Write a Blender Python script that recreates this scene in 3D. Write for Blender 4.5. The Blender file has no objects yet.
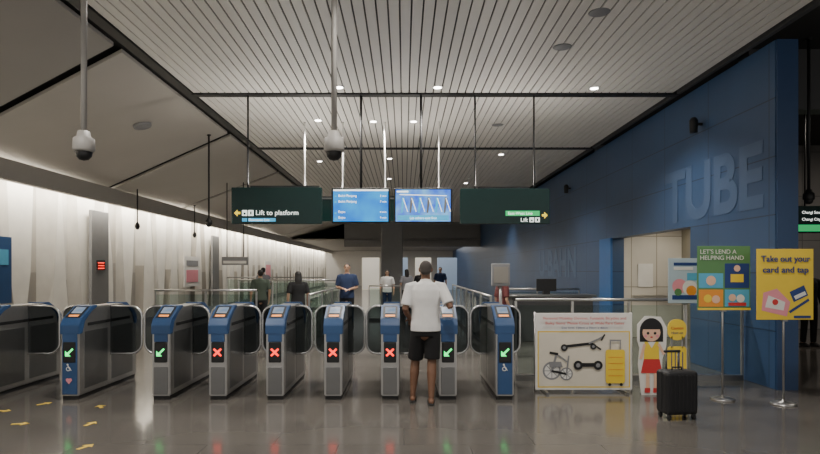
import bpy, bmesh, math, random
from mathutils import Vector, Matrix
random.seed(4)
scene = bpy.context.scene
COL = scene.collection

# ------------------------------------------------------------------ materials
MATS = {}
def mat(name, col, rough=0.5, metal=0.0, emis=0.0, var=0.08, scale=6.0, bump=0.0):
    if name in MATS: return MATS[name]
    m = bpy.data.materials.new(name); m.use_nodes = True
    nt = m.node_tree; b = nt.nodes['Principled BSDF']
    c = (col[0], col[1], col[2], 1)
    b.inputs['Base Color'].default_value = c
    b.inputs['Roughness'].default_value = rough
    b.inputs['Metallic'].default_value = metal
    tc = nt.nodes.new('ShaderNodeTexCoord')
    nz = nt.nodes.new('ShaderNodeTexNoise'); nz.inputs['Scale'].default_value = scale
    nz.inputs['Detail'].default_value = 3
    nt.links.new(tc.outputs['Object'], nz.inputs['Vector'])
    if emis > 0:
        b.inputs['Emission Color'].default_value = c
        b.inputs['Emission Strength'].default_value = emis
    elif var > 0:
        mx = nt.nodes.new('ShaderNodeMix'); mx.data_type = 'RGBA'
        mx.inputs['A'].default_value = tuple(max(0, v*(1-var)) for v in col)+(1,)
        mx.inputs['B'].default_value = tuple(min(1, v*(1+var)) for v in col)+(1,)
        nt.links.new(nz.outputs['Fac'], mx.inputs['Factor'])
        nt.links.new(mx.outputs['Result'], b.inputs['Base Color'])
    if bump > 0:
        bp = nt.nodes.new('ShaderNodeBump'); bp.inputs['Strength'].default_value = bump
        bp.inputs['Distance'].default_value = 0.01
        nt.links.new(nz.outputs['Fac'], bp.inputs['Height'])
        nt.links.new(bp.outputs['Normal'], b.inputs['Normal'])
    MATS[name] = m
    return m

def glassmat(name, tint, refl=0.12):
    m = bpy.data.materials.new(name); m.use_nodes = True
    nt = m.node_tree; nt.nodes.clear()
    o = nt.nodes.new('ShaderNodeOutputMaterial'); mx = nt.nodes.new('ShaderNodeMixShader')
    tr = nt.nodes.new('ShaderNodeBsdfTransparent'); gl = nt.nodes.new('ShaderNodeBsdfGlossy')
    fr = nt.nodes.new('ShaderNodeLayerWeight'); fr.inputs['Blend'].default_value = refl
    tr.inputs['Color'].default_value = tint+(1,)
    gl.inputs['Roughness'].default_value = 0.04
    nt.links.new(fr.outputs['Facing'], mx.inputs[0])
    nt.links.new(tr.outputs[0], mx.inputs[1]); nt.links.new(gl.outputs[0], mx.inputs[2])
    nt.links.new(mx.outputs[0], o.inputs[0])
    return m

def gridmat(name, col, line, w, h, axes, rough, mortar=0.006, metal=0.0, var=0.12, offs=0.0, bump=0.1, nscale=1.2):
    """panel / tile grid; axes = which object axes map to u,v"""
    m = bpy.data.materials.new(name); m.use_nodes = True
    nt = m.node_tree; b = nt.nodes['Principled BSDF']
    tc = nt.nodes.new('ShaderNodeTexCoord'); sp = nt.nodes.new('ShaderNodeSeparateXYZ'); cb = nt.nodes.new('ShaderNodeCombineXYZ')
    nt.links.new(tc.outputs['Object'], sp.inputs[0])
    nt.links.new(sp.outputs[axes[0]], cb.inputs[0]); nt.links.new(sp.outputs[axes[1]], cb.inputs[1])
    br = nt.nodes.new('ShaderNodeTexBrick'); br.offset = offs
    br.inputs['Scale'].default_value = 1.0
    br.inputs['Brick Width'].default_value = w; br.inputs['Row Height'].default_value = h
    br.inputs['Mortar Size'].default_value = mortar
    br.inputs['Color1'].default_value = tuple(v*(1-var) for v in col)+(1,)
    br.inputs['Color2'].default_value = tuple(v*(1+var) for v in col)+(1,)
    br.inputs['Mortar'].default_value = line+(1,)
    nt.links.new(cb.outputs[0], br.inputs['Vector'])
    nz = nt.nodes.new('ShaderNodeTexNoise'); nz.inputs['Scale'].default_value = nscale; nz.inputs['Detail'].default_value = 6
    nt.links.new(tc.outputs['Object'], nz.inputs['Vector'])
    mr = nt.nodes.new('ShaderNodeMapRange'); mr.inputs['To Min'].default_value = 0.8; mr.inputs['To Max'].default_value = 1.2
    nt.links.new(nz.outputs['Fac'], mr.inputs['Value'])
    mx = nt.nodes.new('ShaderNodeMix'); mx.data_type = 'RGBA'; mx.blend_type = 'MULTIPLY'; mx.inputs['Factor'].default_value = 1
    nt.links.new(br.outputs['Color'], mx.inputs['A']); nt.links.new(mr.outputs['Result'], mx.inputs['B'])
    nt.links.new(mx.outputs['Result'], b.inputs['Base Color'])
    b.inputs['Roughness'].default_value = rough; b.inputs['Metallic'].default_value = metal
    bp = nt.nodes.new('ShaderNodeBump'); bp.inputs['Strength'].default_value = bump; bp.inputs['Distance'].default_value = 0.004; bp.invert = True
    nt.links.new(br.outputs['Fac'], bp.inputs['Height']); nt.links.new(bp.outputs['Normal'], b.inputs['Normal'])
    return m

M_floor = gridmat('granite_floor', (0.122,0.111,0.10), (0.09,0.083,0.075), 1.2, 0.6, (0,1), 0.13, 0.005, var=0.06, offs=0.5, bump=0.05)
M_blue = gridmat('blue_panel', (0.035,0.08,0.18), (0.015,0.03,0.07), 1.6, 0.78, (1,2), 0.4, 0.008, var=0.06)
M_blueend = mat('blue_end_cladding', (0.025,0.06,0.15), 0.4)
M_letter = mat('wall_letter', (0.068,0.118,0.225), 0.5)
M_letter2 = mat('wall_letter_pale', (0.10,0.16,0.28), 0.5)
M_slat = mat('ceiling_slat', (0.80,0.77,0.72), 0.5, 0.0, var=0.03)
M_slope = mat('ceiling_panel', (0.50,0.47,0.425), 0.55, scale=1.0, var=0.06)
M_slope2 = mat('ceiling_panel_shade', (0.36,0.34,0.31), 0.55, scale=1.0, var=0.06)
M_black = mat('matt_black', (0.012,0.012,0.013), 0.5)
M_plenum = mat('plenum_dark', (0.03,0.03,0.03), 0.9)
M_backing = mat('slat_backing', (0.16,0.155,0.15), 0.9)
M_dark = mat('dark_grey', (0.06,0.06,0.062), 0.5)
M_steel = mat('brushed_steel', (0.50,0.49,0.48), 0.3, 0.9, scale=20)
M_bright = mat('polished_steel', (0.7,0.7,0.7), 0.2, 0.85, scale=20)
M_steel2 = mat('steel_dark', (0.25,0.25,0.25), 0.28, 0.9)
M_gblue = mat('gate_blue', (0.03,0.08,0.20), 0.35)
M_white = mat('paint_white', (0.75,0.74,0.72), 0.5)
M_cream = gridmat('cream_cladding', (0.60,0.56,0.49), (0.3,0.27,0.2), 0.6, 1.2, (0,2), 0.5, 0.01)
M_greyw = gridmat('grey_cladding', (0.24,0.23,0.22), (0.1,0.1,0.1), 1.2, 1.2, (0,2), 0.6, 0.01)
M_glass = glassmat('clear_glass', (0.82,0.88,0.86))
M_gdark = glassmat('smoked_glass', (0.36,0.39,0.40), 0.2)
M_red = mat('led_red', (1,0.03,0.015), emis=3)
M_green = mat('led_green', (0.02,1,0.2), emis=2.2)
M_lamp = mat('lamp_face', (1,0.95,0.86), emis=20)
M_strip = mat('cove_strip', (1,0.95,0.85), emis=6)
M_yellow = mat('print_yellow', (0.85,0.60,0.05), 0.5)
M_pgreen = mat('print_green', (0.10,0.24,0.09), 0.5)
M_navy = mat('print_navy', (0.02,0.05,0.2), 0.5)
M_pred = mat('print_red', (0.6,0.04,0.04), 0.5)
M_porange = mat('print_orange', (0.8,0.3,0.04), 0.5)
M_pwhite = mat('print_white', (0.78,0.76,0.72), 0.5)
M_ppink = mat('print_pink', (0.8,0.3,0.35), 0.5)
M_pcyan = mat('print_cyan', (0.1,0.4,0.6), 0.5)
M_pgrey = mat('print_grey', (0.25,0.25,0.26), 0.5)
M_pskin = mat('print_skin', (0.8,0.5,0.35), 0.5)
M_tape = mat('floor_tape_yellow', (0.8,0.55,0.08), 0.6)
M_signb = mat('sign_board', (0.006,0.032,0.03), 0.25)
M_signw = mat('sign_white', (0.9,0.95,0.9), emis=1.5)
M_signy = mat('sign_yellow', (1,0.75,0.05), emis=1.0)
M_signg = mat('sign_green', (0.03,0.5,0.15), emis=0.8)
M_signc = mat('sign_cyan', (0.05,0.4,0.7), emis=0.8)
M_rubber = mat('rubber', (0.02,0.02,0.02), 0.8)

def screenmat(name, c1, c2, strength, scale):
    m = bpy.data.materials.new(name); m.use_nodes = True
    nt = m.node_tree; b = nt.nodes['Principled BSDF']
    tc = nt.nodes.new('ShaderNodeTexCoord'); nz = nt.nodes.new('ShaderNodeTexNoise'); nz.inputs['Scale'].default_value = scale
    nt.links.new(tc.outputs['Object'], nz.inputs['Vector'])
    cr = nt.nodes.new('ShaderNodeValToRGB'); cr.color_ramp.elements[0].color = c1+(1,); cr.color_ramp.elements[1].color = c2+(1,)
    cr.color_ramp.elements[0].position = 0.35; cr.color_ramp.elements[1].position = 0.65
    nt.links.new(nz.outputs['Fac'], cr.inputs[0]); nt.links.new(cr.outputs[0], b.inputs['Emission Color'])
    b.inputs['Emission Strength'].default_value = strength; b.inputs['Base Color'].default_value = (0,0,0,1)
    b.inputs['Roughness'].default_value = 0.2
    return m
M_scr1 = screenmat('display_blue', (0.0,0.17,0.8), (0.01,0.42,1.0), 1.25, 2.5)
M_scr2 = screenmat('display_video', (0.03,0.14,0.9), (0.22,0.58,1.0), 1.25, 4)
M_scr3 = screenmat('reader_screen', (0.25,0.4,0.65), (0.6,0.65,0.7), 0.7, 9)

# ------------------------------------------------------------------ helpers
def empty(name, loc=(0,0,0), rz=0.0, s=1.0):
    e = bpy.data.objects.new(name, None); e.empty_display_size = 0.2
    e.location = loc; e.rotation_euler = (0,0,rz); e.scale = (s,s,s)
    COL.objects.link(e); return e
def finish(bm, name, mats, parent=None, smooth=False, recalc=True):
    if recalc: bmesh.ops.recalc_face_normals(bm, faces=bm.faces)
    me = bpy.data.meshes.new(name); bm.to_mesh(me); bm.free()
    if not isinstance(mats, (list,tuple)): mats = [mats]
    for m in mats: me.materials.append(m)
    if smooth:
        for p in me.polygons: p.use_smooth = True
    o = bpy.data.objects.new(name, me); COL.objects.link(o)
    if parent: o.parent = parent
    return o
def addbox(bm, x0,x1,y0,y1,z0,z1, bevel=0.0, seg=2, mi=0):
    v = [bm.verts.new(p) for p in [(x0,y0,z0),(x1,y0,z0),(x1,y1,z0),(x0,y1,z0),(x0,y0,z1),(x1,y0,z1),(x1,y1,z1),(x0,y1,z1)]]
    fs = [bm.faces.new([v[i] for i in f]) for f in [(0,3,2,1),(4,5,6,7),(0,1,5,4),(1,2,6,5),(2,3,7,6),(3,0,4,7)]]
    for f in fs: f.material_index = mi
    if bevel > 0:
        es = set()
        for f in fs: es.update(f.edges)
        bmesh.ops.bevel(bm, geom=list(es), offset=bevel, segments=seg, affect='EDGES', profile=0.5)
def box(name, x0,x1,y0,y1,z0,z1, m, parent=None, bevel=0.0, seg=2):
    bm = bmesh.new(); addbox(bm,x0,x1,y0,y1,z0,z1,bevel,seg)
    return finish(bm, name, m, parent)
def prism(name, pts, axis, c0, c1, m, parent=None, bevel=0.0):
    """pts 2D polygon. axis 'X': (y,z) extruded in x; 'Y': (x,z); 'Z': (x,y)"""
    bm = bmesh.new()
    def P(a,b,c):
        return (c,a,b) if axis=='X' else ((a,c,b) if axis=='Y' else (a,b,c))
    A = [bm.verts.new(P(a,b,c0)) for a,b in pts]; B = [bm.verts.new(P(a,b,c1)) for a,b in pts]
    n = len(pts); bm.faces.new(A); bm.faces.new(B[::-1])
    for i in range(n): bm.faces.new([A[i],B[i],B[(i+1)%n],A[(i+1)%n]])
    if bevel>0: bmesh.ops.bevel(bm, geom=list(bm.edges), offset=bevel, segments=2, affect='EDGES')
    return finish(bm, name, m, parent)
def tube(bm, pts, rad, seg=14, cap='round', ref=None, mi=0):
    pts = [Vector(p) for p in pts]; rad = [(r,r) if isinstance(r,(int,float)) else r for r in rad]
    n = len(pts); tans = []
    for i in range(n):
        t = (pts[min(i+1,n-1)]-pts[max(i-1,0)]).normalized(); tans.append(t)
    rings = []
    P=[];R=[];T=[]
    if cap=='round':
        k = min(rad[0])
        for o,s in ((0.97,0.25),(0.72,0.7),(0.36,0.93)):
            P.append(pts[0]-tans[0]*k*o); R.append((rad[0][0]*s,rad[0][1]*s)); T.append(tans[0])
    P += pts; R += rad; T += tans
    if cap=='round':
        k = min(rad[-1])
        for o,s in ((0.36,0.93),(0.72,0.7),(0.97,0.25)):
            P.append(pts[-1]+tans[-1]*k*o); R.append((rad[-1][0]*s,rad[-1][1]*s)); T.append(tans[-1])
    prev = None
    for p,r,t in zip(P,R,T):
        rf = prev if prev is not None else (Vector(ref) if ref is not None else (Vector((1,0,0)) if abs(t.x)<0.85 else Vector((0,1,0))))
        u = (rf - t*rf.dot(t)).normalized(); v = t.cross(u); prev = u
        rings.append([bm.verts.new(p+u*math.cos(a)*r[0]+v*math.sin(a)*r[1]) for a in [2*math.pi*j/seg for j in range(seg)]])
    for a,b in zip(rings[:-1],rings[1:]):
        for j in range(seg):
            f = bm.faces.new([a[j],a[(j+1)%seg],b[(j+1)%seg],b[j]]); f.smooth = True; f.material_index = mi
    f=bm.faces.new(rings[0][::-1]); f.material_index=mi
    f=bm.faces.new(rings[-1]); f.material_index=mi
def ell(bm, c, r, seg=16, rot=None):
    M = Matrix.Translation(Vector(c))
    if rot is not None: M = M @ rot
    M = M @ Matrix.Diagonal((r[0],r[1],r[2],1))
    bmesh.ops.create_uvsphere(bm, u_segments=seg, v_segments=max(8,seg*2//3), radius=1, matrix=M)
def tubeobj(name, pts, rad, m, parent=None, seg=14, cap='flat'):
    bm = bmesh.new(); tube(bm, pts, rad, seg, cap)
    return finish(bm, name, m, parent)
def lathe(name, prof, m, parent=None, loc=(0,0,0), seg=24, down=False):
    bm = bmesh.new(); rings=[]
    for r,z in prof:
        rings.append([bm.verts.new((loc[0]+r*math.cos(a),loc[1]+r*math.sin(a),loc[2]+z)) for a in [2*math.pi*j/seg for j in range(seg)]])
    for a,b in zip(rings[:-1],rings[1:]):
        for j in range(seg):
            f=bm.faces.new([a[j],a[(j+1)%seg],b[(j+1)%seg],b[j]]); f.smooth=True
    bm.faces.new(rings[0]); bm.faces.new(rings[-1])
    return finish(bm, name, m, parent)
def txt(parent, s, loc, size, m, rot=(math.pi/2,0,0), align='CENTER', name='lettering', fitw=None, fith=None, extrude=0.001, bold=0.0):
    cu = bpy.data.curves.new(name, 'FONT'); cu.body = s; cu.size = size; cu.align_x = align; cu.extrude = extrude; cu.offset = bold
    o = bpy.data.objects.new(name, cu); COL.objects.link(o)
    cu.materials.append(m)
    bpy.context.view_layer.update()
    if fitw or fith:
        bb = o.bound_box; w = max(p[0] for p in bb)-min(p[0] for p in bb); h = max(p[1] for p in bb)-min(p[1] for p in bb)
        o.scale = ((fitw/w) if fitw else 1, (fith/h) if fith else 1, 1)
    o.location = loc; o.rotation_euler = rot
    if parent: o.parent = parent
    return o
class Art:
    """flat print made of thin coloured shapes in the XZ plane, facing -Y"""
    def __init__(s, name, parent, y): s.bm=bmesh.new(); s.n=name; s.p=parent; s.y=y; s.m=[]; s.k=0
    def poly(s, pts, m):
        if m not in s.m: s.m.append(m)
        s.k += 1; y = s.y - 0.0006*s.k
        f = s.bm.faces.new([s.bm.verts.new((a,y,b)) for a,b in pts]); f.material_index = s.m.index(m)
    def rect(s,x0,x1,z0,z1,m): s.poly([(x0,z0),(x1,z0),(x1,z1),(x0,z1)],m)
    def disc(s,cx,cz,r,m,rz=None,n=22): s.poly([(cx+r*math.cos(2*math.pi*i/n),cz+(rz or r)*math.sin(2*math.pi*i/n)) for i in range(n)],m)
    def line(s,p,q,w,m):
        d=Vector((q[0]-p[0],q[1]-p[1])).normalized()*w/2; nx,nz=-d.y,d.x
        s.poly([(p[0]+nx,p[1]+nz),(p[0]-nx,p[1]-nz),(q[0]-nx,q[1]-nz),(q[0]+nx,q[1]+nz)],m)
    def done(s):
        me=bpy.data.meshes.new(s.n)
        for f in s.bm.faces:
            f.normal_update()
            if f.normal.y>0: f.normal_flip()
        s.bm.to_mesh(me); s.bm.free()
        for m in s.m: me.materials.append(m)
        o=bpy.data.objects.new(s.n,me); COL.objects.link(o); o.parent=s.p; return o
def rrect(x0,x1,z0,z1,r,n=5,corners=(1,1,1,1)):
    out=[]
    for (cx,cz,a0,on,px,pz) in ((x1-r,z1-r,0,corners[0],x1,z1),(x0+r,z1-r,90,corners[1],x0,z1),(x0+r,z0+r,180,corners[2],x0,z0),(x1-r,z0+r,270,corners[3],x1,z0)):
        if on:
            for i in range(n+1):
                a=math.radians(a0+90*i/n); out.append((cx+r*math.cos(a),cz+r*math.sin(a)))
        else: out.append((px,pz))
    return out

# ------------------------------------------------------------------ room shell
HC = 4.7; YE = 60
box('floor', -9, 14.5, 0.3, YE+2, -0.2, 0, M_floor)
ce = empty('ceiling')
box('plenum_slab', -9, 14.5, 0.3, YE+2, 4.98, 5.1, M_plenum, ce)
bm = bmesh.new()
for (y0,y1) in ((1.0,10.32),(10.48,14.93),(15.07,38)):
    x=-3.68
    while x < 4.70:
        addbox(bm, x, x+0.119, y0, y1, HC, HC+0.02); x += 0.14
finish(bm,'slats',M_slat,ce)
box('joint_channel_a', -3.72, 4.82, 10.32, 10.48, HC-0.03, HC+0.1, M_black, ce)
box('joint_channel_b', -3.72, 4.82, 14.93, 15.07, HC-0.03, HC+0.1, M_black, ce)
box('edge_channel_a', -3.86, -3.70, 1, 38, HC-0.02, HC+0.12, M_black, ce)
box('edge_channel_b', 4.77, 4.84, 1, 38, HC-0.02, HC+0.2, M_dark, ce)
box('slat_backing', -3.7, 4.8, 1, 38, HC+0.05, HC+0.12, M_backing, ce)
for gx,gy in ((2.35,7.1),(2.2,8.2),(-2.4,6.6),(2.0,12.6)):
    lathe('ceiling_grille', [(0.001,-0.012),(0.11,-0.012),(0.13,0)], M_pgrey, ce, (gx,gy,HC), 20)
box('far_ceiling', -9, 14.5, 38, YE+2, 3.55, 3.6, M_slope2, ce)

def Zs(x): return 4.72+0.279*(x+3.8)
bm = bmesh.new()
for k in range(-2,11):
    Y0 = 8.2+5.2*k; g=0.12; xa,xb=-3.98,-7.95
    if Y0>36: break
    dz=(0.0,-0.10)[k%2]
    q=[(xa,Y0+g,0),(xb,Y0+g+(xa-xb)*0.4,dz),(xb,Y0+5.2-g+(xa-xb)*0.4,-0.1-dz),(xa,Y0+5.2-g,0)]
    A=[bm.verts.new((a,b,Zs(a)+c)) for a,b,c in q]; B=[bm.verts.new((a,b,Zs(a)+0.05+c)) for a,b,c in q]
    for tri in ((0,1,3),(1,2,3)):
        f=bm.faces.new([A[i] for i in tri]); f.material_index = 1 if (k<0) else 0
        bm.faces.new([B[i] for i in tri[::-1]])
    for i in range(4): bm.faces.new([A[i],B[i],B[(i+1)%4],A[(i+1)%4]])
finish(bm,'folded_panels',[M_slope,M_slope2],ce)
bm=bmesh.new()
q=[(-3.8,0.3),(-9,0.3),(-9,YE),(-3.8,YE)]
bm.faces.new([bm.verts.new((a,b,Zs(a)+0.16)) for a,b in q]); finish(bm,'folded_backing',M_plenum,ce)
prism('cove_pelmet', [(-7.42,3.26),(-7.28,3.26),(-7.2,3.62),(-7.42,3.58)], 'Y', 1, YE, M_slope, ce)

# left folded-cladding wall: tall tapering facets
wl = empty('wall_left')
bm=bmesh.new(); 
y=-1.0; k=0
def V3(d,yy,z): return bm.verts.new((-8+d,yy,z))
while y < YE:
    p=random.uniform(1.0,1.3); zt=3.5; sh=random.uniform(.35,.65)
    # tall light blade narrowing upward or downward, with folded darker flanks
    if k%2: tb,tt=.06,.42
    else: tb,tt=.42,.05
    zm=random.uniform(1.3,2.0); wmid=random.uniform(.22,.36)
    c=y+p*sh
    L=[V3(0,y,0),V3(0,y,zm),V3(0,y,zt)]; R=[V3(0,y+p,0),V3(0,y+p,zm),V3(0,y+p,zt)]
    ci=[(tb,0),(wmid,zm),(tt,zt)]
    CL=[V3(.10,max(y+.02,c-w_),z) for w_,z in ci]; CR=[V3(.10,min(y+p-.02,c+w_),z) for w_,z in ci]
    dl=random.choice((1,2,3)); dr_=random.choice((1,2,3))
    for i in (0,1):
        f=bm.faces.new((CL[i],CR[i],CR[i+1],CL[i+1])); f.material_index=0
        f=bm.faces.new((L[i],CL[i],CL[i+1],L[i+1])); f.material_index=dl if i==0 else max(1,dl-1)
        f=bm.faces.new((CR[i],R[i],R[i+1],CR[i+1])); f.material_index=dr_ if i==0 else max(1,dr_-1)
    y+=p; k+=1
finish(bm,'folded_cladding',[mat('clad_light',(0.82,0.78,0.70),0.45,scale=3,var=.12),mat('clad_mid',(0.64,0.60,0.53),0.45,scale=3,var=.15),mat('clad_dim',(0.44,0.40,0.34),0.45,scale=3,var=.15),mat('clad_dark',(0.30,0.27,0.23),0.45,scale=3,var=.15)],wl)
box('backing', -9,-8.15,-1,YE+2,0,5,M_dark,wl)
box('cove_strip', -7.52,-7.46,1,YE,3.5,3.54,M_strip,wl)
box('trim_left_skirting', -7.85,-7.80,0.3,YE,0,0.15,M_steel2)

# right blue wall
wr = empty('wall_right')
bm=bmesh.new()
addbox(bm,4.95,5.22,7.87,10.2,0,4.67)
addbox(bm,4.95,5.22,10.2,14.0,2.35,4.67)
addbox(bm,4.95,5.22,14.0,YE,0,4.67)
finish(bm,'blue_cladding',M_blue,wr)
box('end_cladding',4.96,5.24,7.84,7.868,0,4.67,M_blueend,wr)
txt(wr,'TUBE',(4.945,11.15,2.50),1,M_letter,(math.pi/2,0,-math.pi/2),'LEFT','lettering_tube',3.05,0.95,0.002,0.03)
txt(wr,'U-BAHN',(4.945,21.6,1.42),1,M_letter2,(math.pi/2,0,-math.pi/2),'LEFT','lettering_bahn',4.6,0.9,0.002,0.03)
box('bright_blue_jamb',4.90,4.948,14.0,14.8,0,2.36,mat('bright_blue',(0.03,0.14,0.4),0.4),wr)
dr = empty('door_1')
box('lobby_far_wall',5.22,6.7,14.01,14.1,0,2.6,M_cream,dr)
box('lobby_side_wall',6.6,6.7,10.2,14.0,0,2.6,M_cream,dr)
box('lobby_near_wall',5.225,6.7,10.08,10.18,0,2.6,M_cream,dr)
box('lobby_ceiling',5.225,6.7,10.08,14.1,2.6,2.7,M_white,dr)
box('lobby_handrail',5.4,6.5,13.9,13.95,0.95,1.0,M_steel,dr)
box('lobby_notice',5.55,5.9,13.98,14.0,1.2,1.75,M_pwhite,dr)
pr = empty('wall_back')
box('passage_back',5.23,14.5,16,16.2,0,5,M_greyw,pr)
box('hall_end_header',-3.85,4.93,38,38.3,3.1,5,mat('header_grey',(0.2,0.195,0.19),.5),pr)
box('hall_end_back',-9,5.2,YE,YE+.3,0,5,mat('far_wall',(0.5,0.48,0.45),0.6),pr)
for i,(a,b,c) in enumerate(((-3.4,-2.0,0),(-1.5,0.3,1),(0.9,2.2,0),(2.7,4.3,1))):
    box('shopfront_%d'%i,a,b,47.8,48.0,0.0,2.6,mat('shop_glow_%d'%c,((0.9,0.85,0.75),(0.35,0.45,0.6))[c],emis=0.3),pr)
box('wall_passage_right',14.2,14.5,0.3,YE,0,5,M_greyw)
sf = box('trim_soffit',5.26,14.2,9,9.3,4.05,4.97,M_dark)
col = empty('column',(-0.5,25,0))
M_colm = mat('column_grey',(0.16,0.16,0.16),.5)
box('shaft',-0.45,0.45,-0.4,0.4,0,4.69,M_colm,col,0.04); box('plinth',-0.48,0.48,-0.43,0.43,0,0.15,M_steel2,col)

# ------------------------------------------------------------------ fare gates
def gate(x, sym, full, wl, wr_):
    g = empty('fare_gate',(x,7.26,0)); W=0.11; L=1.55; g.scale=(1,1,.965)
    prof=[(0,0.05),(0,.95),(.05,1.02),(.3,1.15),(.45,1.17),(L-.45,1.17),(L-.3,1.15),(L-.05,1.02),(L,.95),(L,0.05)]
    prism('cabinet',prof,'X',-W,W,M_steel,g,0.012)
    box('plinth',-W+.012,W-.012,0.02,L-.02,0,0.06,M_black,g)
    for s in (-1,1):
        box('side_panel',s*W-(0.004),s*W+(0.004),0.12,0.70,0.12,0.86,M_steel2,g,0.003)
        box('side_panel_rear',s*W-(0.004),s*W+(0.004),0.80,L-0.12,0.12,0.86,M_steel2,g,0.003)
        box('sensor_strip',s*W-0.006,s*W+0.006,0.2,L-.2,0.93,0.97,M_black,g)
    cap=[(-.014,.84),(-.014,.955),(.04,1.035),(.3,1.182),(.42,1.19),(.42,1.16),(.28,1.12),(.12,1.0),(.07,.84)]
    prism('reader_cap',cap,'X',-W-.008,W+.008,M_gblue,g,0.006)
    capb=[(L+.014,.84),(L+.014,.955),(L-.04,1.035),(L-.3,1.182),(L-.42,1.185),(L-.42,1.16),(L-.28,1.12),(L-.12,1.0),(L-.07,.84)]
    prism('reader_cap_rear',capb,'X',-W-.008,W+.008,M_gblue,g,0.006)
    bm=bmesh.new()
    def sl(t,h=0.004): return (.04+t*.26 - h*0.5, 1.035+t*.147+h)
    for (a,b,xa,xb,h,mi) in ((.05,.95,-.09,.09,.004,0),(.38,.85,-.065,.065,.007,1),(.12,.26,-.06,.06,.007,2)):
        y0,z0=sl(a,h); y1,z1=sl(b,h)
        f=bm.faces.new([bm.verts.new(p) for p in ((xa,y0,z0),(xb,y0,z0),(xb,y1,z1),(xa,y1,z1))]); f.material_index=mi
    finish(bm,'reader_face',[M_black,M_scr3,mat('reader_orange',(1,0.35,0.1),emis=0.7)],g)
    if full: box('front_panel',-.092,.092,-.012,0.002,.07,.85,M_gblue,g,0.008)
    else:
        box('front_panel',-.085,.085,-.010,0.002,.07,.42,M_steel2,g,0.006)
        box('front_blue_panel',-.085,.085,-.010,0.002,.74,.85,M_gblue,g,0.006)
    box('indicator_glass',-.075,.075,-.018,-.008,.48,.74,M_black,g,0.01)
    a=Art('indicator',g,-.019)
    if sym=='x':
        a.line((-.045,.565),(.045,.655),.024,M_red); a.line((-.045,.655),(.045,.565),.024,M_red)
    else:
        a.line((.045,.655),(-.03,.58),.022,M_green); a.poly([(-.05,.56),(.02,.56),(-.05,.63)],M_green)
    if full:
        a.disc(-.01,.40,.028,M_pwhite); a.disc(-.01,.40,.018,M_gblue); a.disc(-.018,.455,.012,M_pwhite); a.line((-.015,.45),(0,.41),.012,M_pwhite); a.line((0,.41),(.03,.38),.01,M_pwhite)
    if x<-4 and full:
        a.disc(-.017,.26,.022,M_ppink); a.disc(.017,.26,.022,M_ppink); a.poly([(-.038,.255),(.038,.255),(0,.205)],M_ppink)
    a.done()
    for s,w in ((-1,wl),(1,wr_)):
        if w<=0: continue
        xa=W; xb=W+w; r_=.15 if w>.3 else .14
        pts=rrect(xa,xb,.48,1.15,r_,6,(1,0,0,1)); pts=[(s*p,q) for p,q in pts]
        prism('wing_glass',pts,'Y',.77,.782,M_gdark,g)
        arc1=rrect(xa,xb,.48,1.15,r_,6,(1,0,0,0))[:7]; arc2=rrect(xa,xb,.48,1.15,r_,6,(0,0,0,1))[3:]
        path=[(s*xa,.776,1.15)]+[(s*p,.776,q) for p,q in arc1[::-1]]+[(s*p,.776,q) for p,q in arc2[::-1]]+[(s*xa,.776,.48)]
        tubeobj('wing_rim',path,[.016]*len(path),M_bright,g,8)
    return g
GX=[-5.23,-4.11,-2.99,-2.29,-1.587,-.873,-.172,.541,1.242]
sy='aaaxxxxaa'
for i,x in enumerate(GX):
    wide_l = 0.43 if i in (1,2) else 0.225; wide_r = 0.43 if i in (0,1) else 0.225
    gate(x, sy[i], i in (0,1,8), wide_l, wide_r)

# ------------------------------------------------------------------ hanging signs
LC=(1,0.95,0.87)
def light(name,kind,loc,power,color=LC,rot=(0,0,0),parent=None,**kw):
    l=bpy.data.lights.new(name,kind); l.energy=power; l.color=color
    for k_,v in kw.items(): setattr(l,k_,v)
    o=bpy.data.objects.new(name,l); o.location=loc; o.rotation_euler=rot; COL.objects.link(o)
    if parent: o.parent=parent
    return o
def fill_uplight(p,x0,x1,z,power):  # added fill lamp and its tray on a board top, brightens the ceiling
    L=x1-x0; box('fill_light_tray',x0,x1,-.04,.04,z,z+.03,M_black,p)
    light('ceiling_fill_light','AREA',((x0+x1)/2,0,z+.035),power,LC,(math.pi,0,0),p,shape='RECTANGLE',size=L,size_y=.07)
def rods(p, xs, z0, z1=HC, m=M_black, r=0.016):
    for x in xs: tubeobj('suspension_rod',[(x,0,z0),(x,0,z1)],[r,r],m,p,10)
s=empty('hanging_direction_sign',(0,10.4,0)); rods(s,(-2.75,),3.05)
box('board',-3.03,-1.446,-.05,.05,2.41,3.05,M_signb,s,0.01); fill_uplight(s,-2.7,-1.5,3.05,24)
a=Art('sign_graphics',s,-.052)
a.poly([(-2.98,2.6),(-2.92,2.66),(-2.92,2.62),(-2.87,2.62),(-2.87,2.58),(-2.92,2.58),(-2.92,2.54)],M_signy)
a.rect(-2.84,-2.75,2.55,2.65,M_signw); a.rect(-2.73,-2.64,2.55,2.65,M_signw)
a.disc(-2.795,2.59,.022,M_signb); a.rect(-2.7,-2.67,2.57,2.63,M_signb)
a.rect(-2.84,-2.75,2.45,2.51,M_signc); a.rect(-2.73,-2.25,2.45,2.51,M_signc)
a.done(); txt(s,'Lift to platform',(-2.6,-.066,2.565),.12,M_signw,align='LEFT',fitw=.74)
txt(s,'Downtown Line',(-2.72,-.066,2.46),.055,M_signw,align='LEFT')
s=empty('hanging_direction_sign',(0,10.4,0)); rods(s,(1.252,2.29),3.03)
box('board',.988,2.557,-.05,.05,2.41,3.03,M_signb,s,0.01); fill_uplight(s,1.3,2.2,3.03,20)
a=Art('sign_graphics',s,-.052)
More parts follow.
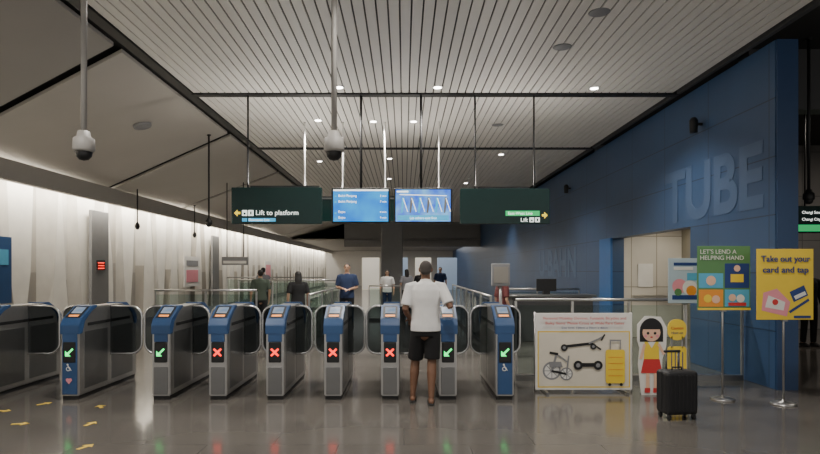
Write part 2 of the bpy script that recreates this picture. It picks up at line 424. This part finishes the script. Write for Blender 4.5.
a.rect(1.78,2.38,2.55,2.64,M_signg); a.poly([(2.52,2.56),(2.46,2.62),(2.46,2.58),(2.42,2.58),(2.42,2.54),(2.46,2.54),(2.46,2.5)],M_signy)
a.rect(2.2,2.28,2.44,2.52,M_signw); a.rect(2.3,2.38,2.44,2.52,M_signw); a.disc(2.24,2.47,.02,M_signb); a.rect(2.325,2.355,2.455,2.505,M_signb)
a.done(); txt(s,'East-West Line',(1.82,-.066,2.57),.07,M_signw,align='LEFT'); txt(s,'Lift',(2.17,-.066,2.445),.1,M_signw,align='RIGHT')
for (x0,x1,rx,ms,k) in ((-1.27,-.247,-.758,M_scr1,0),(-.176,.847,.3,M_scr2,1)):
    s=empty('hanging_display_screen',(0,10.4,0)); rods(s,(rx,),3.04,r=.022)
    box('housing',x0,x1,-.06,.06,2.42,3.04,M_black,s,0.012)
    box('screen',x0+.03,x1-.03,-.064,-.058,2.45,3.01,ms,s)
    a=Art('screen_content',s,-.065)
    if k==0:
        a.rect(x0+.03,x1-.03,2.985,3.01,M_signw)
        for j,z in enumerate((2.88,2.78,2.58,2.48)):
            a.rect(x0+.05,x0+.09,z,z+.03,M_signc)
        a.done()
        for j,(z,t,u) in enumerate(((2.88,'Bukit Panjang','2 min'),(2.78,'Bukit Panjang','7 min'),(2.60,'Expo','4 min'),(2.50,'Expo','9 min'))):
            txt(s,t,(x0+.12,-.078,z),.06,M_signw,align='LEFT'); txt(s,u,(x1-.06,-.078,z),.05,M_signw,align='RIGHT')
    else:
        a.rect(x0+.06,x1-.06,2.47,2.56,M_signc)
        for j in range(6):
            x_=x0+.12+j*.15
            a.poly([(x_,2.6),(x_+.03,2.6),(x_+.07,2.86),(x_+.02,2.88)],M_pgrey if j%2 else M_signc); a.line((x_+.04,2.86),(x_+.12,2.62),.012,M_signw)
        a.line((x0+.1,2.92),(x1-.1,2.90),.012,M_signw); a.rect(x0+.05,x0+.25,2.96,2.985,M_signw)
        a.done(); txt(s,'Let others exit first',((x0+x1)/2,-.085,2.49),.06,M_signw)
for (x0,x1) in ((-2.1,-1.26),(-.42,.755)):
    s=empty('hanging_notice_board',(0,12.36,0)); rods(s,(x0+.02,x1-.02),3.1,HC,M_white,0.018)
    box('board',x0,x1,-.04,.04,2.62,3.1,M_signb,s,0.01); box('frame_top',x0,x1,-.045,.045,3.08,3.11,M_steel2,s)
    fill_uplight(s,x0+.1,x1-.1,3.11,17)

def domecam(x,y,zb,s=1.0,m=M_white,zt=HC,name='dome_security_camera'):
    g=empty(name,(x,y,0))
    tubeobj('drop_pole',[(0,0,zb+.14*s),(0,0,zt)],[.026*s,.026*s],m,g)
    lathe('housing',[(.001,.2*s),(.05*s,.19*s),(.06*s,.14*s),(.09*s,.12*s),(.095*s,.02*s),(.082*s,0)],m,g,(0,0,zb))
    lathe('ceiling_flange',[(.001,-.02),(.06*s,-.02),(.06*s,0)],m,g,(0,0,zt))
    lathe('dome_lens',[(.001,-.08*s),(.04*s,-.07*s),(.064*s,-.042*s),(.074*s,0),(.07*s,.01*s)],M_black,g,(0,0,zb))
    return g
M_camgrey=mat('camera_housing',(0.36,0.345,0.325),.5)
domecam(-2.93,5.4,2.68,m=M_camgrey); domecam(-.64,5.4,2.68,m=M_camgrey)
domecam(-4.3,13,2.6,.75,M_black,Zs(-4.3)); domecam(-7.05,15.6,2.72,.7,M_black,Zs(-7.05)); domecam(-7.1,20,2.75,.7,M_black,Zs(-7.1))
domecam(5.9,8.6,2.62,.8,M_black,4.98)
w=empty('wall_speaker',(4.95,9.8,4.0)); box('bracket',-.12,0,-.02,.02,.0,.04,M_black,w); lathe('body',[(.001,-.13),(.06,-.12),(.07,.08),(.04,.13),(.001,.135)],M_black,w,(-.14,0,0))
w=empty('wall_speaker',(4.95,17.5,4.0)); box('bracket',-.12,0,-.02,.02,.0,.04,M_black,w); lathe('body',[(.001,-.13),(.06,-.12),(.07,.08),(.04,.13),(.001,.135)],M_black,w,(-.14,0,0))

# ------------------------------------------------------------------ people
def remesh(o, vox, it=4):
    m=o.modifiers.new('union','REMESH'); m.mode='VOXEL'; m.voxel_size=vox; m.use_smooth_shade=True
    s=o.modifiers.new('soft','SMOOTH'); s.factor=0.5; s.iterations=it
def hand(bm, wrist, d, across, nrm, side, curl=0.5):
    w=Vector(wrist); d=Vector(d).normalized(); nrm=Vector(nrm); nrm=(nrm-d*nrm.dot(d)).normalized(); ac=d.cross(nrm).normalized()*side
    tube(bm,[w-d*.01,w+d*.03,w+d*.08],[(.024,.018),(.036,.016),(.038,.013)],12,'round',ref=ac)
    for o,l in ((-.029,.055),(-.010,.07),(.010,.076),(.029,.066)):
        b=w+d*.082+ac*o; p=[b-d*.01]; dd=d.copy()
        for k in range(3):
            dd=(dd+nrm*curl*.5).normalized(); p.append(p[-1]+dd*l*(.45,.33,.28)[k])
        tube(bm,p,[.0095,.009,.0085,.007],8,'round')
    b=w+d*.025+ac*.03; t=(d*.7+ac*.7+nrm*.2).normalized()
    tube(bm,[b-ac*.012,b+t*.035,b+t*.05+d*.022],[.013,.0105,.008],8,'round')
def person(name, loc, yaw, H, skin, shirt, pants, hair, pose={}, shorts=False, hairstyle='short', fine=False, longsleeve=False, shoe=None, dress=False):
    g=empty(name,loc,yaw,H/1.7)
    J=dict(ls=(-.185,0,1.385),le=(-.25,-.03,1.11),lw=(-.25,.06,.87),rs=(.185,0,1.385),re=(.25,-.03,1.11),rw=(.25,.06,.87),
           lk=(-.10,.02,.49),la=(-.11,-.01,.085),rk=(.10,.02,.49),ra=(.11,-.01,.085)); J.update(pose)
    V={k:Vector(v) for k,v in J.items()}
    vox=0.0065 if fine else 0.013
    bm=bmesh.new()
    tube(bm,[(0,0,.84),(0,0,.92),(0,0,1.03),(0,0,1.14),(0,0,1.26),(0,0,1.36),(0,0,1.42),(0,0,1.455)],[(.13,.10),(.155,.11),(.14,.1),(.14,.1),(.165,.11),(.165,.10),(.12,.08),(.07,.06)],20)
    tube(bm,[(0,-.01,1.40),(0,0,1.47),(0,.005,1.55)],[.062,.055,.055])
    ell(bm,(0,-.008,1.612),(.074,.092,.088)); ell(bm,(0,.022,1.555),(.052,.062,.062)); ell(bm,(0,.03,1.52),(.03,.04,.022))
    tube(bm,[(0,.078,1.615),(0,.1,1.585)],[.008,.014],8); ell(bm,(0,.085,1.628),(.04,.012,.01))
    for sx in (-1,1): ell(bm,(sx*.076,-.005,1.595),(.010,.02,.03))
    ell(bm,(0,.078,1.548),(.024,.012,.009))
    for s_ in 'lr':
        sh,el,wr2=V[s_+'s'],V[s_+'e'],V[s_+'w']
        tube(bm,[sh,sh.lerp(el,.4),el,el.lerp(wr2,.35),wr2],[.052,.046,.037,.037,.025])
        hp=Vector(((-.088 if s_=='l' else .088),0,.88)); k,an=V[s_+'k'],V[s_+'a']
        tube(bm,[hp,hp.lerp(k,.45),k,k.lerp(an,.35),an.lerp(k,.1),an],[.085,.075,.054,.057,.036,.034])
        tube(bm,[an+Vector((0,-.045,-.045)),an+Vector((0,.05,-.045)),an+Vector((0,.15,-.06)),an+Vector((0,.185,-.065))],[(.034,.03),(.038,.034),(.044,.02),(.036,.015)],12)
        d=(wr2-el).normalized(); side=-1 if s_=='l' else 1
        nrm=Vector((-side,0.2,0)) if d.z<-.6 else Vector((0,0,-1))
        hand(bm,wr2+d*.012,d,None,nrm,1 if s_=='l' else -1,.55)
    o=finish(bm,'body',skin,g); remesh(o,vox if fine else 0.011,3 if fine else 2)
    bm=bmesh.new()
    for sx in (-1,1): ell(bm,(sx*.03,.079,1.607),(.012,.008,.007),10)
    finish(bm,'eyes',mat('eye',(0.03,0.02,0.02),.2),g,True)
    bm=bmesh.new(); ell(bm,(0,.088,1.548),(.022,.006,.005),10); finish(bm,'mouth',mat('lip',(0.35,0.12,0.1),.5),g,True)
    bm=bmesh.new()
    if hairstyle=='short':
        ell(bm,(0,-.02,1.632),(.079,.088,.08)); ell(bm,(0,-.045,1.585),(.07,.058,.055))
    elif hairstyle=='cropped':
        ell(bm,(0,-.0165,1.622),(.0755,.088,.0835)); ell(bm,(0,-.045,1.58),(.067,.056,.05))
    else:
        ell(bm,(0,-.02,1.632),(.086,.09,.085)); tube(bm,[(0,-.05,1.62),(0,-.07,1.5),(0,-.085,1.36)],[(.085,.055),(.095,.05),(.07,.03)])
    o=finish(bm,'hair',hair,g); remesh(o,.008,2)
    bm=bmesh.new(); zb=.62 if dress else .86
    hem=[(0,0,zb)]+([(0,0,.8)] if dress else [])
    hr=[(.22,.19)]+([(.19,.15)] if dress else [])
    if not dress: hr=[(.182,.138)]
    tube(bm,hem+[(0,0,.94),(0,0,1.04),(0,0,1.15),(0,-.003,1.26),(0,-.005,1.35),(0,-.005,1.415),(0,-.002,1.45)],hr+[(.18,.136),(.17,.128),(.168,.126),(.185,.130),(.19,.122),(.15,.098),(.078,.072)],24,'flat')
    for s_ in 'lr':
        sh,el,wr2=V[s_+'s'],V[s_+'e'],V[s_+'w']; inn=Vector((sh.x*.55,sh.y,sh.z+.025))
        if longsleeve: tube(bm,[inn,sh,sh.lerp(el,.5),el,el.lerp(wr2,.5),el.lerp(wr2,.95)],[.05,.064,.058,.05,.045,.036],14,'flat')
        else: tube(bm,[inn,sh,sh.lerp(el,.4),sh.lerp(el,.82)],[.05,.066,.066,.066],16,'flat')
    tube(bm,[(0,-.004,1.44),(0,.002,1.478)],[(.074,.07),(.064,.062)],20,'flat')
    o=finish(bm,'shirt',shirt,g); remesh(o,.008 if fine else .013,2)
    bm=bmesh.new()
    tube(bm,[(0,0,.80),(0,0,.88),(0,0,.98)],[(.16,.12),(.172,.128),(.155,.115)],24,'flat')
    for s_ in 'lr':
        sx=-1 if s_=='l' else 1
        hp=Vector((sx*.085,0,.88)); k,an=V[s_+'k'],V[s_+'a']
        if shorts: tube(bm,[hp,hp.lerp(k,.5),hp.lerp(k,.93)],[.094,.096,.094],18,'flat')
        else: tube(bm,[hp,hp.lerp(k,.5),k,k.lerp(an,.5),an+Vector((0,0,.0))],[.094,.086,.068,.062,.056],16,'flat')
    o=finish(bm,'shorts' if shorts else 'trousers',pants,g); remesh(o,.008 if fine else .013,2)
    bm=bmesh.new()
    for s_ in 'lr':
        an=V[s_+'a']
        tube(bm,[an+Vector((0,-.07,-.073)),an+Vector((0,.04,-.073)),an+Vector((0,.14,-.073)),an+Vector((0,.2,-.073))],[(.036,.012),(.036,.012),(.048,.012),(.034,.012)],14)
        if shorts:
            tube(bm,[an+Vector((-.042,.10,-.06)),an+Vector((-.02,.105,-.025)),an+Vector((.02,.105,-.025)),an+Vector((.042,.10,-.06))],[(.02,.006)]*4,8,'flat',ref=(0,1,0))
        else:
            tube(bm,[an+Vector((0,-.05,-.045)),an+Vector((0,.05,-.04)),an+Vector((0,.15,-.055)),an+Vector((0,.19,-.06))],[(.042,.036),(.044,.038),(.048,.026),(.036,.018)],14)
    finish(bm,'sandals' if shorts else 'shoes',shoe or M_rubber,g,True)
    return g
SK1=mat('skin_brown',(0.17,0.085,0.05),.5); SK2=mat('skin_tan',(0.45,0.27,0.18),.5)
HR=mat('hair_black',(0.012,0.01,0.009),.6); HG=mat('hair_greying',(0.06,0.05,0.045),.8,bump=.5,scale=60)
C_w=mat('cloth_white',(0.72,0.71,0.70),.85,bump=.15,scale=12); C_b=mat('cloth_black',(0.009,0.009,0.010),.95); C_n=mat('cloth_navy',(0.02,0.035,0.09),.9)
C_g=mat('cloth_green',(0.06,0.08,0.06),.9); C_r=mat('cloth_maroon',(0.12,0.03,0.03),.9); C_gy=mat('cloth_grey',(0.25,0.25,0.27),.9)
person('man',(0.262,7.13,0),-.03,1.71,SK1,C_w,C_b,HG,
  pose=dict(rs=(.19,0,1.385),re=(.292,-.12,1.15),rw=(.275,.10,1.165),ls=(-.19,0,1.385),le=(-.245,-.05,1.12),lw=(-.20,.16,1.0),
            lk=(-.125,.09,.49),la=(-.155,.05,.085),rk=(.075,.0,.50),ra=(.065,-.10,.085)),
  shorts=True,hairstyle='cropped',fine=True)
person('woman',(-2.46,13.7,0),0.3,1.56,SK2,C_b,C_b,HR,hairstyle='long',dress=True)
person('station_officer',(-1.44,14.9,0),math.pi,1.76,SK2,C_n,C_b,HR,pose=dict(le=(-.24,-.02,1.12),lw=(-.08,.2,1.08),re=(.24,-.02,1.12),rw=(.08,.2,1.1)))
person('commuter',(-3.75,15.4,0),0.4,1.6,SK2,C_g,C_b,HR)
person('commuter',(-.6,21,0),math.pi,1.6,SK2,C_w,C_n,HR,hairstyle='long')
person('commuter',(.1,23,0),.2,1.62,SK2,C_gy,C_b,HR,hairstyle='long')
person('commuter',(.65,22,0),math.pi,1.66,SK2,C_b,C_n,HR)
person('commuter',(1.6,26,0),math.pi,1.72,SK2,C_n,C_gy,HR)
person('commuter',(-4.9,20.5,0),.6,1.68,SK2,C_gy,C_b,HR)
person('commuter',(2.1,12.6,0),-1.2,1.5,SK2,C_r,C_b,HR,hairstyle='long')
person('commuter',(8.5,12.4,0),math.pi,1.68,SK2,C_b,C_b,HR,longsleeve=True)

# ------------------------------------------------------------------ balustrades, counter, kiosk
def balustrade(x0,y0,x1,y1,h=1.1,n=3,m=M_glass):
    g=empty('glass_balustrade',(x0,y0,0)); d=Vector((x1-x0,y1-y0,0)); L=d.length; g.rotation_euler=(0,0,math.atan2(d.y,d.x))
    tubeobj('handrail',[(0,0,h),(L,0,h)],[.022,.022],M_steel,g); box('base_shoe',0,L,-.03,.03,0,.08,M_steel2,g)
    for i in range(n+1):
        x=L*i/n; box('post',x-.015,x+.015,-.02,.02,.0,h-.02,M_steel,g)
    for i in range(n): box('pane',L*i/n+.03,L*(i+1)/n-.03,-.006,.006,.1,h-.08,m,g)
    return g
balustrade(1.62,8.55,4.9,8.55,1.17,4)
balustrade(1.65,11.2,1.65,20,1.1,6)
balustrade(2.4,15.5,4.6,15.5,1.1,2)
balustrade(-4.9,11.6,-2.9,11.6,1.2,2)
balustrade(-4.9,17.5,-1.9,17.5,1.3,3)
balustrade(-1.9,11.8,-1.9,17.3,1.1,3)
balustrade(-7.2,24,-3.2,24,1.3,4)
balustrade(-1.1,18.6,-.1,18.6,1.1,1)
c=empty('service_counter',(3.0,13.4,0)); box('desk',-.6,1.2,-.3,.3,0,1.0,M_dark,c,0.02); box('worktop',-.66,1.26,-.36,.36,1.0,1.05,M_steel2,c,0.01); box('monitor',.0,.45,-.05,.0,1.12,1.4,M_black,c,0.01); box('monitor_foot',.15,.3,-.08,.04,1.05,1.13,M_black,c)
k=empty('information_kiosk',(1.80,11.0,0)); tubeobj('post',[(0,0,.02),(0,0,1.4)],[.03,.03],M_steel,k); box('panel',-.17,.17,-.05,.05,1.3,1.72,M_pgrey,k,0.015); box('screen',-.13,.13,-.056,-.05,1.36,1.66,mat('kiosk_print',(0.3,0.28,0.25),.5),k); lathe('base',[(.2,0),(.2,.02),(.03,.03)],M_steel2,k)
o=empty('wall_recess_panel',(-7.80,15.05,0)); box('frame',-.02,.06,-.42,.42,.15,3.1,mat('recess_grey',(0.2,0.195,0.19),.5),o,0.01)
box('led_display',.06,.075,-.2,.2,1.6,1.85,M_black,o); 
for j in range(3): box('led_text',.075,.08,-.15,.15,1.63+j*.07,1.655+j*.07,M_red,o)
o=empty('wall_poster',(-7.84,21.8,0)); box('sheet',0,.02,-.8,.8,1.0,2.1,M_pwhite,o); box('picture',.02,.025,-.6,.6,1.15,1.6,M_ppink,o); box('title',.02,.025,-.6,.6,1.75,1.95,M_pgrey,o)
o=empty('wall_poster',(-7.84,34,0)); box('sheet',0,.02,-.8,.8,1.0,2.1,M_pwhite,o); box('picture',.02,.025,-.6,.6,1.15,1.9,M_ppink,o)
o=empty('wall_recess_panel',(-7.80,24.3,0)); box('frame',-.02,.06,-.42,.42,.15,3.0,MATS['recess_grey'],o,0.01)
o=empty('wall_sign_panel',(-7.82,11.4,0)); box('sheet',0,.04,-.3,.3,.95,2.25,M_gblue,o); box('graphic',.04,.045,-.2,.2,1.7,2.0,M_pcyan,o)
o=empty('hanging_platform_sign',(0,18,0)); box('board',-5.55,-4.75,-.04,.04,1.75,2.0,M_pgrey,o); box('graphic',-5.5,-4.8,-.045,-.04,1.8,1.88,M_pwhite,o); rods(o,(-5.4,-4.9),2.0,Zs(-5.4))

# ------------------------------------------------------------------ banner barrier
b=empty('safety_banner',(2.355,7.74,0)); w=.635
box('panel',-w,w,-.012,.012,.03,1.035,M_pwhite,b,.004)
for s in (-1,1):
    box('foot',s*(w-.12)-.02,s*(w-.12)+.02,-.18,.18,0,.03,M_steel2,b,.005)
    tubeobj('edge_post',[(s*w,0.015,0.0),(s*w,0.015,1.05)],[.012,.012],M_steel,b)
a=Art('print',b,-.013)
a.rect(-w+.03,w-.03,.06,.8,M_yellow); a.rect(-w+.045,w-.045,.075,.785,mat('print_cream',(0.72,0.66,0.55),.5))
for (cx,cz,r) in ((-.42,.28,.12),(-.23,.24,.085)):
    a.disc(cx,cz,r,M_pgrey); a.disc(cx,cz,r*.8,M_pwhite); a.disc(cx,cz,r*.15,M_pgrey)
    for t in range(4): a.line((cx-r*.8*math.cos(t*.785),cz-r*.8*math.sin(t*.785)),(cx+r*.8*math.cos(t*.785),cz+r*.8*math.sin(t*.785)),.008,M_pgrey)
a.line((-.42,.28),(-.36,.5),.03,M_pgrey); a.line((-.36,.5),(-.22,.4),.02,M_pgrey); a.line((-.42,.28),(-.23,.24),.025,M_black); a.line((-.45,.52),(-.34,.5),.03,M_black); a.line((-.23,.24),(-.2,.48),.02,M_pgrey)
a.poly([(-.46,.40),(-.30,.40),(-.28,.33),(-.45,.33)],M_pgrey)
a.line((-.25,.60),(.1,.64),.035,M_black); a.line((.1,.64),(.22,.56),.02,M_black); a.disc(-.26,.585,.045,M_black); a.disc(.12,.60,.04,M_black); a.disc(-.26,.585,.02,M_pgrey); a.disc(.12,.6,.018,M_pgrey); a.line((.06,.64),(.25,.73),.02,M_pgrey); a.line((.22,.68),(.27,.76),.02,M_black)
a.line((-.06,.36),(.16,.36),.05,M_black); a.disc(-.08,.355,.06,M_black); a.disc(.18,.355,.06,M_black); a.disc(-.08,.355,.028,M_pgrey); a.disc(.18,.355,.028,M_pgrey)
a.poly(rrect(.28,.53,.12,.56,.03),M_yellow); a.line((.34,.56),(.34,.68),.012,M_pgrey); a.line((.47,.56),(.47,.68),.012,M_pgrey); a.line((.33,.68),(.48,.68),.02,M_pgrey)
for z in (.22,.3,.38,.46): a.line((.31,z),(.50,z),.008,M_porange)
a.disc(.33,.105,.02,M_black); a.disc(.48,.105,.02,M_black); a.done()
txt(b,'Personal Mobility Devices, Foldable Bicycles and',(0,-.05,.955),.05,M_pred,fitw=1.08)
txt(b,'Bulky Items: Please Cross at Wide Fare Gates',(0,-.05,.89),.05,M_pred,fitw=1.02)
txt(b,'Size limit: 120cm x 70cm x 40cm',(0,-.05,.835),.035,M_navy,fitw=.6)

g=empty('girl_cutout_standee',(3.17,7.56,0)); 
out=[(-.13,0),(.13,0),(.14,.45),(.19,.62),(.20,.86),(.12,1.0),(-.08,1.01),(-.18,.9),(-.18,.7),(-.15,.6),(-.17,.4)]
prism('board',out,'Y',0,.012,M_pwhite,g); box('foot',-.1,.1,0.012,.12,0,.02,M_steel2,g)
a=Art('print',g,-.001)
a.disc(0,.82,.15,M_black,.165); a.rect(-.15,.15,.68,.82,M_black); a.disc(0,.80,.115,M_pskin,.115); a.poly([(-.12,.84),(.12,.84),(.09,.95),(-.09,.95)],M_black)
a.disc(-.045,.79,.018,M_black); a.disc(.045,.79,.018,M_black); a.disc(0,.74,.018,M_pred,.01); a.disc(-.075,.755,.02,M_ppink); a.disc(.075,.755,.02,M_ppink)
a.poly([(-.09,.68),(.09,.68),(.1,.42),(-.1,.42)],M_yellow); a.line((-.09,.65),(-.14,.46),.035,M_pskin); a.line((.09,.65),(.16,.52),.035,M_pskin)
a.poly([(-.05,.68),(.05,.68),(0,.6)],M_pwhite); a.poly([(-.1,.46),(.1,.46),(.14,.28),(-.14,.28)],M_pred)
a.line((-.05,.28),(-.05,.08),.045,M_pskin); a.line((.05,.28),(.05,.08),.045,M_pskin); a.rect(-.09,-.02,.03,.09,M_pred); a.rect(.02,.09,.03,.09,M_pred); a.done()
g=empty('luggage_cutout_standee',(3.50,7.56,0)); prism('board',rrect(-.12,.12,.02,.62,.04)+[],'Y',0,.012,M_yellow,g)
box('foot',-.1,.1,0.012,.10,0,.02,M_steel2,g)
a=Art('print',g,-.001)
for x in (-.07,-.025,.025,.07): a.line((x,.1),(x,.55),.012,M_navy)
a.disc(-.08,.04,.025,M_black); a.disc(.08,.04,.025,M_black); a.done()
prism('tag',rrect(-.12,.12,.70,.97,.11),'Y',0,.012,M_yellow,g); 
box('handle_l',-.075,-.06,0,.012,.6,.75,M_pgrey,g); box('handle_r',.06,.075,0,.012,.6,.75,M_pgrey,g)
txt(g,'Caution',(0,-.003,.84),.05,M_pred)
txt(g,'Hold on',(0,-.003,.78),.045,M_navy)

def stand(name,x,y,pw,z0,z1,mp,poles=(0,),px=0,rb=.14):
    g=empty(name,(x,y,0))
    for p in poles:
        tubeobj('pole',[(p,0.02,.02),(p,0.02,z1-.02)],[.012,.012],M_steel,g)
        lathe('base',[(rb,0),(rb,.012),(rb*.85,.022),(.02,.035),(.016,.06)],M_steel,g,(p,0.02,0),28)
    box('panel',-pw/2+px,pw/2+px,-.012,.004,z0,z1,mp,g,.003)
    box('clip',-.03,.03,-.015,.03,z0-.02,z0,M_steel2,g)
    return g
g=stand('poster_stand',3.93,7.26,.65,1.108,1.895,M_pgreen)
a=Art('print',g,-.0125)
a.rect(-.31,-.01,1.38,1.56,M_pcyan); a.rect(.01,.31,1.38,1.68,M_navy); a.rect(-.31,-.01,1.15,1.36,M_porange); a.rect(.01,.31,1.15,1.36,M_pcyan)
a.disc(-.16,1.47,.06,M_pskin); a.rect(.08,.24,1.45,1.55,M_yellow); a.disc(.16,1.62,.04,M_pskin); a.disc(-.2,1.25,.05,M_yellow); a.disc(-.1,1.24,.05,M_pskin); a.disc(.1,1.26,.045,M_pskin); a.disc(.2,1.25,.05,M_pwhite); a.rect(.05,.27,1.16,1.2,M_pred)
a.rect(-.325,.325,1.108,1.135,M_yellow); a.done()
txt(g,"LET'S LEND A\nHELPING HAND",(-.3,-.022,1.80),.075,M_pwhite,align='LEFT'); 
g=stand('poster_stand',4.515,7.0,.67,1.01,1.85,M_yellow)
a=Art('print',g,-.0125)
a.poly([(-.28,1.12),(.02,1.05),(.06,1.22),(-.1,1.38),(-.26,1.33)],M_ppink); a.poly([(-.24,1.16),(-.02,1.12),(0,1.22),(-.2,1.3)],M_pwhite)
a.line((.05,1.1),(.28,1.25),.03,M_navy); a.poly([(.1,1.22),(.27,1.30),(.22,1.42),(.05,1.34)],M_navy); a.poly([(.12,1.25),(.25,1.31),(.23,1.35),(.1,1.29)],M_pwhite)
a.disc(-.12,1.22,.035,M_pred); a.rect(.1,.3,1.03,1.06,M_navy); a.done()
txt(g,'Take out your',(0,-.022,1.70),.1,M_navy,fitw=.58,bold=.002); txt(g,'card and tap',(0,-.022,1.57),.1,M_navy,fitw=.54,bold=.002)
g=stand('poster_stand',3.81,8.0,.46,1.15,1.76,mat('print_paleblue',(0.45,0.55,0.62),.5),rb=.13)
a=Art('print',g,-.0125)
a.disc(-.08,1.38,.10,M_ppink); a.disc(.06,1.36,.10,M_pwhite); a.disc(.08,1.32,.07,M_porange); a.rect(-.18,.18,1.2,1.26,M_navy); a.disc(-.1,1.3,.05,M_pgreen); a.rect(-.16,.1,1.6,1.64,M_pwhite); a.rect(-.16,.16,1.66,1.7,M_navy); a.rect(.02,.18,1.46,1.56,M_pcyan); a.done()

# ------------------------------------------------------------------ black suitcase
g=empty('suitcase',(2.95,6.38,0),0.12)
M_case=mat('case_fabric',(0.010,0.010,0.012),.6)
box('shell',-.18,.18,-.12,.12,.055,.52,M_case,g,.04,5)
for i in range(7): box('rib',-.15+i*.045,-.13+i*.045,-.126,.126,.1,.48,mat('case_rib',(0.010,0.010,0.012),.5),g,.004)
box('zip_band',-.184,.184,-.012,.012,.1,.5,M_rubber,g)
for sx in (-1,1):
    for sy_ in (-1,1):
        bm=bmesh.new(); tube(bm,[(sx*.14-.012,sy_*.085,.028),(sx*.14+.012,sy_*.085,.028)],[.028,.028],16,'flat'); finish(bm,'wheel',M_rubber,g)
        box('caster_fork',sx*.14-.018,sx*.14+.018,sy_*.085-.012,sy_*.085+.012,.03,.065,M_dark,g)
for sx in (-1,1): tubeobj('telescopic_bar',[(sx*.07,.09,.5),(sx*.07,.09,.70)],[.008,.008],M_steel2,g)
tubeobj('grip',[(-.085,.09,.71),(.085,.09,.71)],[.014,.014],M_black,g,cap='round')
tubeobj('top_handle',[(-.06,0,.51),(-.05,0,.55),(.05,0,.55),(.06,0,.51)],[.009]*4,M_rubber,g)

s=empty('hanging_exit_sign',(0,12,0)); rods(s,(8.15,9.2),2.9,4.98); box('board',7.95,9.5,-.05,.05,2.35,2.9,M_signb,s,.01)
txt(s,'Changi South Ave 1',(8.05,-.066,2.74),.08,M_signw,align='LEFT'); txt(s,'Changi City Point',(8.05,-.066,2.6),.08,M_signw,align='LEFT')
a=Art('sign_graphics',s,-.052); a.rect(7.98,9.4,2.38,2.52,M_signg); a.done()

for i,(x,y,r) in enumerate(((-3.99,6.13,.2),(-3.26,6.13,1.4),(-4.3,7.05,.9),(-4.55,6.7,0),(-2.88,5.33,1.2),(-3.55,6.9,2.2))):
    g=empty('floor_arrow_marker',(x,y,0.002),r)
    prism('tape',[(-.08,-.02),(.02,-.02),(.02,-.06),(.09,0),(.02,.06),(.02,.02),(-.08,.02)],'Z',0,.002,M_tape,g)

# ------------------------------------------------------------------ lights
DL=[(-1.78,12.2),(-.64,12.3),(.2,12.3),(-1.1,10.0),(.57,10.0),(3.24,10.05),(-2.9,6.5),(0.2,4.6),(3.2,5.5),(-2.9,3.4),(-.4,16.4),(2.6,15.8),(-2.4,16.8),(-.5,20),(2.2,21),(.8,27),(-2.2,27),(3.2,27),(.5,33),(-2.5,33)]
for i,(x,y) in enumerate(DL):
    g=empty('downlight',(x,y,HC)); lathe('trim',[(.05,-.004),(.085,-.012),(.095,-.002),(.095,0)],M_white,g); lathe('lamp',[(.001,-.013),(.065,-.013),(.065,-.004)],M_lamp,g)
    light('downlight_lamp','SPOT',(x,y,HC-.05),310,spot_size=math.radians(130),spot_blend=.6,shadow_soft_size=.08)
g=empty('downlight',(-5.01,11.3,Zs(-5.01)-.02),0); lathe('trim',[(.10,-.02),(.16,-.03),(.17,0),(.17,.02)],M_pgrey,g); g.rotation_euler=(0,-.27,0)
light('cove_wash','AREA',(-7.56,30,3.5),1400,(1,.95,.85),(0,math.radians(22),0),shape='RECTANGLE',size=.12,size_y=58)
light('lobby_lamp','AREA',(5.95,12.2,2.58),30,(1,.93,.8),(0,0,0),shape='RECTANGLE',size=.8,size_y=2.5)
light('passage_lamp','AREA',(9.5,12.5,4.8),70,(1,.9,.78),(0,0,0),shape='RECTANGLE',size=2,size_y=1)
light('far_hall_lamp','AREA',(0,50,3.5),450,(1,.95,.87),(0,0,0),shape='RECTANGLE',size=10,size_y=12)

W=bpy.data.worlds.new('World'); scene.world=W; W.use_nodes=True
bg=W.node_tree.nodes['Background']; bg.inputs[0].default_value=(1,.965,.91,1); bg.inputs[1].default_value=0.62

# ------------------------------------------------------------------ camera
cd=bpy.data.cameras.new('camera'); cam=bpy.data.objects.new('camera',cd); COL.objects.link(cam)
cd.sensor_width=36; cd.lens=590/820*36; cd.shift_y=43/820; cd.shift_x=6/820
cam.location=(0,0,1.6); cam.rotation_euler=(math.pi/2,0,0); cd.clip_end=200
scene.camera=cam
